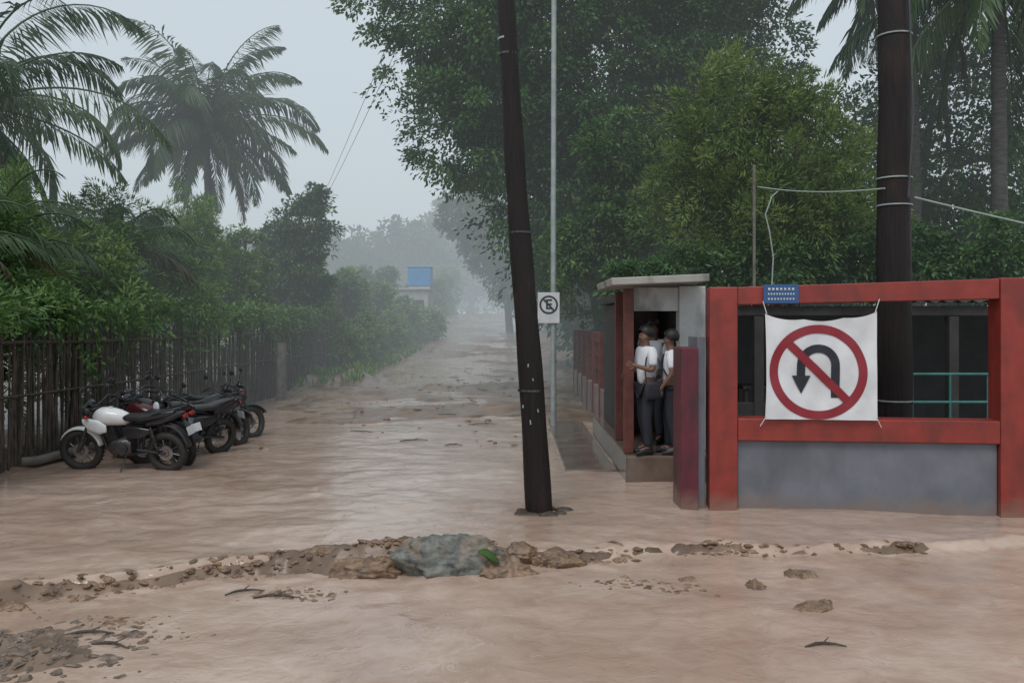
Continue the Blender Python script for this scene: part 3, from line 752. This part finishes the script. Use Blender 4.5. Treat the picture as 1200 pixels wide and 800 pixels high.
mb=MB(); mb.loft([(-.10,0,0,.02,.01),(-.04,.01,.02,.05,.02),(.03,-.01,.015,.045,.025),(.10,0,.0,.03,.01)],8); tag(mb.obj('plastic_scrap','grass',None,True,loc=(-.20,7.27,.11),rot=(.5,.5,.3)),'crumpled bright green scrap lying on the rock','litter')

def stones(name,pts,sizes,m,label):
    import bmesh
    bm=bmesh.new(); bmesh.ops.create_icosphere(bm,subdivisions=2,radius=1); bv=np.array([v.co[:] for v in bm.verts]); bf=[[v.index for v in f.verts] for f in bm.faces]; bm.free()
    mb=MB()
    for p,s in zip(pts,sizes):
        sc=np.array([s*random.uniform(.8,1.7),s*random.uniform(.6,1.1),s*random.uniform(.3,.6)])
        q=bv*(1+.25*np.sin(bv@RNG.normal(size=3)*2.3+RNG.random()*6)[:,None]+.12*np.sin(bv@RNG.normal(size=3)*5)[:,None])*sc
        a=random.uniform(0,6.28); R=np.array([[math.cos(a),-math.sin(a),0],[math.sin(a),math.cos(a),0],[0,0,1]])
        mb.add(q@R.T+np.array(p),bf)
    me=bpy.data.meshes.new(name); me.from_pydata(mb.v,[],mb.f); me.materials.append(M[m])
    o=link(bpy.data.objects.new(name,me)); o['kind']='stuff'; tag(o,label,'stones'); return o
pts=[];sz=[]
for _ in range(520):
    x=-3.4+random.gauss(0,.42); y=5.75+random.gauss(0,.30)
    z=max(float(ground_z(np.array([x]),np.array([y]))[0]),-.115); pts.append((x,y,z-.004)); sz.append(random.choice([.008,.012,.018,.025,.04]))
stones('gravel_pile',pts,sz,'gravel','wet muddy gravel and broken stones washed into a pile')
pts=[];sz=[]
for _ in range(1100):
    x=random.uniform(-4.6,3.9); r=float(ridge(np.array([x]))[0])
    cl=vn(np.array([x*2.1]),np.array([3.3]))[0]
    if random.random()>cl*1.3-.1+(.3 if x<0 else -.1): continue
    y=r+random.gauss(-.06,.08); z=max(float(water_z(np.array([x]),np.array([y]))[0]),float(ground_z(np.array([x]),np.array([y]))[0])); pts.append((x,y,z-.004)); sz.append(random.choice([.008,.012,.02,.03,.04]))
for cx_,cy_,n_ in [(-1.9,6.95,70),(-1.6,6.9,50),(-2.9,6.3,60),(-2.6,6.0,30),(.9,7.1,40),(1.3,7.0,40)]:
    for _ in range(n_):
        x=cx_+random.gauss(0,.17); y=cy_+random.gauss(0,.09); z=float(water_z(np.array([x]),np.array([y]))[0])
        pts.append((x,y,z)); sz.append(random.choice([.006,.01,.016,.022]))
for _ in range(420):
    x=random.uniform(-4.5,1.0); y=random.uniform(14,48)
    if fbm(np.array([x*.6]),np.array([y*.5]),3)[0]<.52: continue
    z=max(float(water_z(np.array([x]),np.array([y]))[0]),float(ground_z(np.array([x]),np.array([y]))[0])); pts.append((x,y,z)); sz.append(random.choice([.02,.03,.05,.07]))
stones('scattered_stones',pts,sz,'rockbrown','small wet stones and clods scattered in shallow water')
for i,(x,y,l,a) in enumerate([(-1.75,15.2,.5,.3),(2.1,5.72,.28,.1),(-3.0,6.05,.35,.2),(-2.75,5.85,.3,-.2),(-2.2,7.0,.3,.5),(-1.9,6.85,.35,.1),(-1.0,14.6,.3,.1),(-2.9,16.4,.5,2.8),(-1.5,19.5,.8,.2),(-2.8,21,.9,2.9),(-.6,17.6,.6,.1)]):
    z=max(float(water_z(np.array([x]),np.array([y]))[0]),float(ground_z(np.array([x]),np.array([y]))[0])); mb=MB()
    mb.tube([(-l/2,0,0),(-l*.2,.02,.012),(0,.03,.01),(l*.25,.0,.012),(l/2,-.02,.0)],[.006,.011,.010,.008,.004],6); mb.tube([(0,.03,.01),(l*.2,.07,.03)],[.006,.003],5)
    o=mb.obj('twig','twig',None,True,loc=(x,y,z+.006),rot=(0,0,a)); tag(o,'dark broken twig floating in brown water','twig','twigs in the floodwater')

# ------------------------------------------------------------------ motorcycle
def motorcycle(loc,yaw,lean,paint,label,rimm='steel',steer=0.2):
    t=empty('motorcycle',loc,yaw); t.rotation_euler=(lean,0,yaw); tag(t,label,'motorcycle','motorcycles parked beside the fence')
    def O(mb,n,m,par=t,sm=True,bev=0,loc=(0,0,0),rot=(0,0,0)): return mb.obj(n,m,par,sm,bev,loc,rot)
    for (ax,rr,st) in ((-.63,.295,0),(.67,.305,steer)):
        mb=MB(); mb.lathe([(.0,-.06),(.05,-.06),(.055,0),(.05,.06),(0,.06)],seg=14,closed=False)
        for k in range(18):
            a=2*math.pi*k/18; a2=a+.25*(1 if k%2 else -1); sgn=.03 if k%2 else -.03
            mb.tube([(.05*math.cos(a),sgn,.05*math.sin(a)),(.235*math.cos(a2),0,.235*math.sin(a2))],.0035,4)
        mb.lathe([(.06,.045),(.11,.045),(.11,.052),(.06,.052)],seg=20)
        wh=O(mb,'wheel','steel',loc=(ax,0,rr),rot=(0,0,st))
        mb=MB(); mb.lathe([(.225,-.03),(.243,-.036),(.243,.036),(.225,.03)],seg=32); O(mb,'rim',rimm,wh)
        prof=[(rr-.056+.056*math.cos(a)*1.0,.052*math.sin(a)) for a in np.linspace(-2.6,2.6,11)]
        mb=MB(); mb.lathe(prof,seg=36)
        for k in range(36):
            a=2*math.pi*k/36; mb.box((rr*math.cos(a),0,rr*math.sin(a)),(.012,.06,.012),(0,-a,0))
        O(mb,'tyre','rubber',wh)
    for s in (-1,1):
        mb=MB(); mb.tube([(.67,.085*s,.305),(.60,.085*s,.46)],.03,10); mb.tube([(.60,.085*s,.46),(.41,.085*s,.90)],.02,10); O(mb,'fork_leg','engine')
    mb=MB()
    v=[];f=[];A=np.linspace(.35,2.75,14)
    for a in A:
        for k,(yy,rr2) in enumerate([(-.065,.315),(-.045,.338),(0,.348),(.045,.338),(.065,.315)]):
            v.append((.67+rr2*math.cos(a+.15),yy,.305+rr2*math.sin(a+.15)))
    for i in range(len(A)-1):
        for k in range(4): q=i*5+k; f.append((q,q+1,q+6,q+5))
    mb.add(v,f); o=O(mb,'front_fender',paint); o.modifiers.new('s','SOLIDIFY').thickness=.008
    mb=MB(); mb.tube([(.40,0,.86),(.36,0,.62),(.28,0,.34),(.0,0,.24),(-.25,0,.28),(-.30,0,.52)],.02,8)
    mb.tube([(.40,0,.84),(.1,0,.70),(-.2,0,.66),(-.72,0,.76)],.018,8); mb.tube([(-.2,0,.3),(-.2,.0,.66)],.018,8)
    for s in (-1,1): mb.tube([(-.22,.07*s,.34),(-.63,.085*s,.295)],.018,8)
    O(mb,'frame','black')
    for s in (-1,1):
        mb=MB(); mb.tube([(-.55,.11*s,.34),(-.46,.11*s,.68)],.014,8)
        for k in range(8):
            q=k/8; mb.lathe([(.032,-.006),(.032,.006),(.02,.006),(.02,-.006)],c=(-.545+.08*q,.11*s,.37+.28*q),axis='z',seg=10)
        O(mb,'shock_absorber','engine')
    mb=MB(); mb.loft([(-.14,0,.38,.10,.10),(-.08,0,.38,.13,.13),(.12,0,.37,.13,.13),(.2,0,.36,.08,.09)],14,3)
    mb.lathe([(0,-.15),(.085,-.15),(.09,0),(.085,.15),(0,.15)],c=(-.02,0,.37),seg=18,closed=False)
    for k in range(7): mb.box((.12+.012*k,0,.47+.026*k),(.17,.17,.011),(0,.35,0))
    mb.box((.16,0,.56),(.11,.11,.22),(0,.35,0)); mb.box((.21,0,.66),(.15,.13,.05),(0,.35,0))
    O(mb,'engine','engine')
    mb=MB(); mb.tube([(.22,-.05,.56),(.33,-.07,.46),(.28,-.12,.28),(.05,-.15,.22),(-.25,-.15,.25)],.02,8); mb.tube([(-.25,-.15,.25),(-.35,-.155,.28),(-.85,-.16,.40)],[.024,.044,.05],12)
    O(mb,'exhaust','engine')
    mb=MB(); mb.loft([(-.10,0,.77,.05,.05),(-.06,0,.775,.09,.085),(.05,0,.795,.125,.11),(.2,0,.81,.15,.13),(.32,0,.81,.145,.125),(.40,0,.80,.10,.09),(.43,0,.80,.05,.05)],20,2.4)
    mb.lathe([(0,.93),(.035,.93),(.035,.945),(0,.945)],c=(.18,0,0),axis='z',seg=14,closed=False)
    O(mb,'fuel_tank',paint)
    for s in (-1,1):
        mb=MB(); mb.loft([(.18,.14*s,.66,.01,.05),(.28,.155*s,.68,.03,.10),(.44,.15*s,.72,.028,.09),(.54,.13*s,.76,.01,.03)],12,2.4); O(mb,'tank_shroud',paint)
        mb=MB(); mb.loft([(-.45,.115*s,.62,.01,.03),(-.32,.12*s,.60,.025,.08),(-.12,.115*s,.60,.025,.09),(-.04,.10*s,.62,.01,.04)],12,2.6); O(mb,'side_panel','pblack' if paint=='pwhite' else paint)
    mb=MB(); mb.loft([(-.02,0,.80,.08,.03),(-.10,0,.80,.115,.05),(-.35,0,.795,.13,.055),(-.5,0,.83,.125,.06),(-.72,0,.87,.11,.05),(-.80,0,.885,.07,.03)],16,2.8); O(mb,'seat','black')
    mb=MB(); mb.loft([(-.40,0,.72,.11,.05),(-.62,0,.77,.105,.06),(-.85,0,.85,.07,.05),(-.93,0,.89,.03,.02)],14,2.8); O(mb,'tail_fairing','pblack' if paint=='pwhite' else paint)
    mb=MB(); mb.tube([(-.50,.12,.86),(-.72,.13,.93),(-.92,.09,.97),(-.95,0,.98),(-.92,-.09,.97),(-.72,-.13,.93),(-.50,-.12,.86)],.012,8); O(mb,'grab_rail','black')
    mb=MB(); v=[];f=[];A=np.linspace(1.4,3.0,10)
    for a in A:
        for yy,r3 in [(-.07,.33),(-.05,.355),(.05,.355),(.07,.33)]: v.append((-.63+r3*math.cos(a),yy,.33+r3*1.08*math.sin(a)))
    for i in range(9):
        for k in range(3): q=i*4+k; f.append((q,q+1,q+5,q+4))
    mb.add(v,f); o=O(mb,'rear_fender','black'); o.modifiers.new('s','SOLIDIFY').thickness=.008
    mb=MB(); mb.ball((-.94,0,.83),(.03,.06,.035)); O(mb,'tail_light','redlens')
    mb=MB(); mb.box((-1.0,0,.62),(.008,.17,.12),(0,.25,0)); O(mb,'number_plate','signwhite',bev=.004)
    mb=MB(); H=[(.33,-.38,1.02),(.36,-.24,1.06),(.40,-.08,.97),(.40,.08,.97),(.36,.24,1.06),(.33,.38,1.02)]; mb.tube(H,.012,8)
    mb.box((.41,0,.93),(.06,.22,.03)); mb.box((.42,0,.86),(.06,.2,.03)); O(mb,'handlebar','engine')
    for s in (-1,1):
        mb=MB(); mb.tube([(.345,.29*s,1.042),(.325,.41*s,1.01)],.019,8); mb.tube([(.40,.28*s,1.03),(.40,.38*s,1.0)],.006,5); O(mb,'grip','rubber')
        mb=MB(); mb.tube([(.36,.25*s,1.06),(.37,.29*s,1.17),(.36,.33*s,1.22)],.006,6); mb.ball((.36,.34*s,1.25),(.015,.065,.042)); O(mb,'mirror','black')
        mb=MB(); mb.tube([(.44,.08*s,.83),(.44,.17*s,.83)],.007,6); mb.ball((.45,.19*s,.83),(.035,.025,.025)); O(mb,'turn_signal','redlens')
    mb=MB(); mb.loft([(.44,0,.87,.05,.05),(.49,0,.87,.09,.09),(.55,0,.87,.095,.095),(.565,0,.87,.088,.088)],18,2.2); O(mb,'headlight','black')
    mb=MB(); mb.ball((.562,0,.87),(.025,.082,.082)); O(mb,'headlight_lens','glass')
    mb=MB(); mb.loft([(.42,0,.99,.04,.03),(.47,0,1.0,.09,.05),(.53,0,.97,.10,.05),(.56,0,.93,.06,.03)],14,2.4); O(mb,'instrument_cowl','pblack')
    mb=MB(); mb.tube([(-.05,.08,.26),(-.02,.24,.0)],.01,6); mb.box((-.02,.25,.01),(.06,.04,.015)); O(mb,'kickstand','engine')
    mb=MB(); mb.tube([(.05,-.24,.27),(.05,.24,.27)],.014,6); O(mb,'foot_peg','rubber')
    return t
PI=math.pi
motorcycle((-5.52,12.25,-.03),PI-.12,-.14,'pwhite','white motorcycle leaning on its kickstand in muddy water','pred')
motorcycle((-5.42,12.95,-.03),PI-.5,-.14,'pred','dark red motorcycle parked behind the white one','engine')
motorcycle((-5.12,13.35,-.03),-PI/2-.6,-.13,'pblack','black motorcycle parked facing the open street','engine',-.3)
motorcycle((-5.85,13.95,-.03),PI-.5,-.13,'pblack','black motorcycle parked close to the fence','engine')
motorcycle((-5.05,14.15,-.03),1.0,-.14,'pblack','black motorcycle near the end of the parked row','engine',.3)
motorcycle((-5.25,15.2,-.03),.75,-.14,'pblack','black motorcycle parked furthest along the fence','engine',.3)

# ------------------------------------------------------------------ people
def skin(name,J,E,m,parent,roots=(0,),sub=2):
    me=bpy.data.meshes.new(name); me.from_pydata([j[0] for j in J],E,[]); o=link(bpy.data.objects.new(name,me))
    o.modifiers.new('k','SKIN').use_smooth_shade=True
    sv=me.skin_vertices[0].data
    for i,j in enumerate(J):
        r=j[1]; sv[i].radius=r if hasattr(r,'__len__') else (r,r); sv[i].use_root=i in roots
    ms=o.modifiers.new('s','SUBSURF'); ms.levels=sub; ms.render_levels=sub
    bpy.context.view_layer.update(); dg=bpy.context.evaluated_depsgraph_get()
    nm=bpy.data.meshes.new_from_object(o.evaluated_get(dg)); o.modifiers.clear(); o.data=nm; nm.materials.clear(); nm.materials.append(M[m])
    nm.polygons.foreach_set('use_smooth',[True]*len(nm.polygons))
    o.parent=parent; return o
def person(loc,yaw,label,arms,scale=1.0,legs=0.0,head=(0,0)):
    t=empty('person',loc,yaw); t.scale=(scale,)*3; tag(t,label,'person','people sheltering under the porch')
    hx,hy=head
    J=[((0,0,.93),.115),((0,0,1.08),.105),((.01,0,1.26),.12),((0,0,1.40),.075),((.01,0,1.46),.052),
       ((.03+hx,hy,1.525),(.060,.066)),((.025+hx,hy,1.585),(.074,.084)),((.01+hx,hy,1.64),(.055,.06))]
    E=[(0,1),(1,2),(2,3),(3,4),(4,5),(5,6),(6,7)]
    def add(p,r,par): J.append((tuple(p),r)); E.append((par,len(J)-1)); return len(J)-1
    add((.112+hx,hy,1.56),.013,6)
    for s in (-1,1): add((.01+hx,hy+.085*s,1.57),.015,6)
    roots=[0]
    for s,(el,wr) in zip((1,-1),arms):
        a=add((0,.16*s,1.375),.06,2); b=add(((el[0])*.5,(.17*s+el[1]*s)*.5+.0,(1.36+el[2])*.5),.048,a); c=add((el[0],el[1]*s,el[2]),.042,b); d=add((wr[0],wr[1]*s,wr[2]),.027,c)
        dirv=(Vector((wr[0],wr[1]*s,wr[2]))-Vector((el[0],el[1]*s,el[2]))).normalized(); wv=Vector((wr[0],wr[1]*s,wr[2]))
        p=wv+dirv*.07; e=add(p,(.034,.022),d)
        sd=dirv.cross(Vector((0,s,0.2))).normalized()
        for k,(off,ln) in enumerate([(-.03,.065),(-.01,.078),(.01,.072),(.03,.055)]):
            q0=p-dirv*.01+sd*off; q1=p+sd*off*1.1+dirv*ln*.55; q2=q1+dirv*ln*.35+Vector((0,-s*.02,0))
            n0=len(J); J.append((tuple(q0),.009)); J.append((tuple(q1),.0085)); J.append((tuple(q2),.007)); E.append((n0,n0+1)); E.append((n0+1,n0+2)); roots.append(n0)
        n0=len(J); q0=wv+dirv*.03-sd*.02; q1=wv+dirv*.06-sd*.055; q2=q1+dirv*.03-sd*.005
        J+= [(tuple(q0),.011),(tuple(q1),.010),(tuple(q2),.008)]; E+= [(n0,n0+1),(n0+1,n0+2)]; roots.append(n0)
    for s in (-1,1):
        st=legs*s
        a=add((0,.09*s,.88),.085,0); k=add((.03+st*.5,.10*s,.49),.055,a); cf=add((.0+st*.8,.105*s,.33),.052,k); an=add((-.02+st,.105*s,.09),.036,cf); add((.12+st,.12*s,.045),.03,an)
    skin('body',J,E,'skin',t,roots)
    J2=[((0,0,.90),.138),((0,0,1.08),.132),((.01,0,1.26),.142),((0,0,1.385),.095),((0,0,1.425),.062)]; E2=[(0,1),(1,2),(2,3),(3,4)]
    for s,(el,wr) in zip((1,-1),arms):
        n0=len(J2); J2+= [((0,.165*s,1.375),.074),((el[0]*.5,(.17*s+el[1]*s)*.5,(1.36+el[2])*.5),.064),((el[0]*.8,(.17*.2+el[1]*.8)*s,(1.36*.2+el[2]*.8)),.060)]; E2+= [(2,n0),(n0,n0+1),(n0+1,n0+2)]
    skin('shirt',J2,E2,'shirt',t)
    J3=[((0,0,.93),.13)]; E3=[]
    for s in (-1,1):
        st=legs*s; n0=len(J3); J3+= [((0,.09*s,.86),.102),((.03+st*.5,.10*s,.49),.074),((.0+st*.8,.105*s,.3),.07),((-.02+st,.105*s,.09),.064)]; E3+= [(0,n0),(n0,n0+1),(n0+1,n0+2),(n0+2,n0+3)]
    skin('trousers',J3,E3,'trouser',t)
    for s in (-1,1):
        st=legs*s; mb=MB(); mb.loft([(-.075+st,.108*s,.045,.03,.03),(-.05+st,.108*s,.05,.042,.05),(.03+st,.112*s,.05,.044,.05),(.11+st,.118*s,.035,.048,.035),(.17+st,.122*s,.025,.03,.022)],14,2.4); mb.obj('shoe','shoe',t,True)
    mb=MB(); seg=18
    v=[];f=[]
    for i in range(9):
        th=(math.pi*.68)*i/8
        for k in range(seg):
            a=2*math.pi*k/seg; fr_=math.cos(a)
            th2=th*(1-.42*max(0,fr_))
            v.append((.0+hx+.112*math.sin(th2)*math.cos(a),hy+.102*math.sin(th2)*math.sin(a),1.615+.115*math.cos(th2)))
    for i in range(8):
        for k in range(seg): f.append((i*seg+k,i*seg+(k+1)%seg,(i+1)*seg+(k+1)%seg,(i+1)*seg+k))
    mb.add(v,f); mb.obj('hair','hair',t,True)
    for s in (-1,1):
        mb=MB(); mb.ball((.095+hx,hy+.032*s,1.585),.011,8,6); mb.obj('eye','black',t,True)
    mb=MB(); mb.ball((.093+hx,hy,1.53),(.008,.024,.006),8,6); mb.obj('mouth','signred',t,True)
    return t
person((1.80,11.42,.35),PI+.35,'person in white shirt and dark trousers facing the road',[((.03,.22,1.12),(.22,.14,1.18)),((.02,.22,1.12),(.20,.15,1.06))],1.0,.05)
person((2.13,11.40,.35),PI-.25,'person in white shirt and dark trousers with dark backpack',[((-.03,.23,1.12),(.12,.22,.92)),((-.02,.23,1.12),(.16,.18,1.0))],.97,-.05)
person((2.08,12.5,.35),PI+.9,'person in white shirt standing behind the others',[((-.02,.22,1.12),(.06,.22,.88)),((.0,.22,1.12),(.2,.14,1.1))],1.05,.03)
bk=empty('backpack',(2.13+.17,11.34,.35+1.14),PI-.25); tag(bk,'dark backpack worn over a white shirt','backpack')
mb=MB(); mb.loft([(-.06,0,0,.08,.13),(-.03,0,0,.11,.17),(.05,0,0,.11,.17),(.07,0,0,.10,.15)],16,3); mb.obj('bag_body','bag',bk,True)
mb=MB(); mb.loft([(-.10,0,-.06,.06,.06),(-.05,0,-.06,.09,.08),(-.02,0,-.06,.09,.08)],14,3); mb.obj('front_pocket','bag',bk,True)
for s in (-1,1):
    mb=MB(); mb.tube([(.06,.07*s,.14),(.15,.08*s,.23),(.28,.09*s,.18),(.31,.09*s,.05),(.22,.13*s,-.10),(.06,.10*s,-.13)],.012,6); mb.obj('strap','bag',bk,True)
sb=empty('shoulder_bag',(1.87,11.22,.35+.86),PI+.35); tag(sb,'dark shoulder bag hanging at a hip over dark trousers','bag')
mb=MB(); mb.loft([(-.13,0,0,.025,.09),(-.11,0,0,.04,.12),(.11,0,0,.04,.12),(.13,0,0,.025,.09)],14,3.2); mb.obj('bag_body','bag',sb,True)
mb=MB(); mb.tube([(-.12,0,.08),(-.10,-.03,.35),(-.02,-.10,.58),(.06,-.08,.50),(.12,-.03,.3),(.12,0,.08)],.010,6); mb.obj('strap','bag',sb,True)

# ------------------------------------------------------------------ haze (homogeneous rain fog body)
hz=MB(); hz.box((0,172,14),(560,316,36)); m=bpy.data.materials.new('rain_haze'); m.use_nodes=True; nt=m.node_tree; nt.nodes.clear()
K=.0075
o_=nt.nodes.new('ShaderNodeOutputMaterial'); va=nt.nodes.new('ShaderNodeVolumeAbsorption'); va.inputs['Color'].default_value=(0,0,0,1); va.inputs['Density'].default_value=K
em=nt.nodes.new('ShaderNodeEmission'); em.inputs['Color'].default_value=(.52,.585,.62,1); em.inputs['Strength'].default_value=K  # fog glows by itself: emission stands in for skylight scattered in the rain
ad=nt.nodes.new('ShaderNodeAddShader'); nt.links.new(va.outputs[0],ad.inputs[0]); nt.links.new(em.outputs[0],ad.inputs[1]); nt.links.new(ad.outputs[0],o_.inputs['Volume'])
structure(hz.obj('rain_haze',m))

# ------------------------------------------------------------------ world, sun, camera
wd=bpy.data.worlds.new('World'); scene.world=wd; wd.use_nodes=True; nt=wd.node_tree; nt.nodes.clear()
o_=nt.nodes.new('ShaderNodeOutputWorld'); bg=nt.nodes.new('ShaderNodeBackground'); sk=nt.nodes.new('ShaderNodeTexSky'); sk.sky_type='NISHITA'; sk.sun_disc=False
sk.sun_elevation=math.radians(55); sk.sun_rotation=math.radians(200)
mx=nt.nodes.new('ShaderNodeMix'); mx.data_type='RGBA'; mx.inputs[0].default_value=.82; mx.inputs[7].default_value=(6.2,6.9,7.3,1)
nt.links.new(sk.outputs[0],mx.inputs[6]); nt.links.new(mx.outputs[2],bg.inputs[0]); bg.inputs[1].default_value=.12; nt.links.new(bg.outputs[0],o_.inputs[0])
s=bpy.data.lights.new('sun','SUN'); s.energy=1.3; s.angle=math.radians(25); s.color=(1,.97,.93)
so=link(bpy.data.objects.new('sun',s)); el,az=math.radians(55),math.radians(200)
dv=Vector((math.sin(az)*math.cos(el),math.cos(az)*math.cos(el),math.sin(el))); so.rotation_euler=dv.to_track_quat('Z','Y').to_euler()
c=bpy.data.cameras.new('camera'); c.lens=30; c.sensor_width=36; c.clip_end=2000; c.shift_y=-22/1200
co=link(bpy.data.objects.new('camera',c)); co.location=(0,0,2.1); co.rotation_euler=(math.pi/2,0,0); scene.camera=co
scene.view_settings.view_transform='Standard'; scene.view_settings.look='None'; scene.view_settings.exposure=0
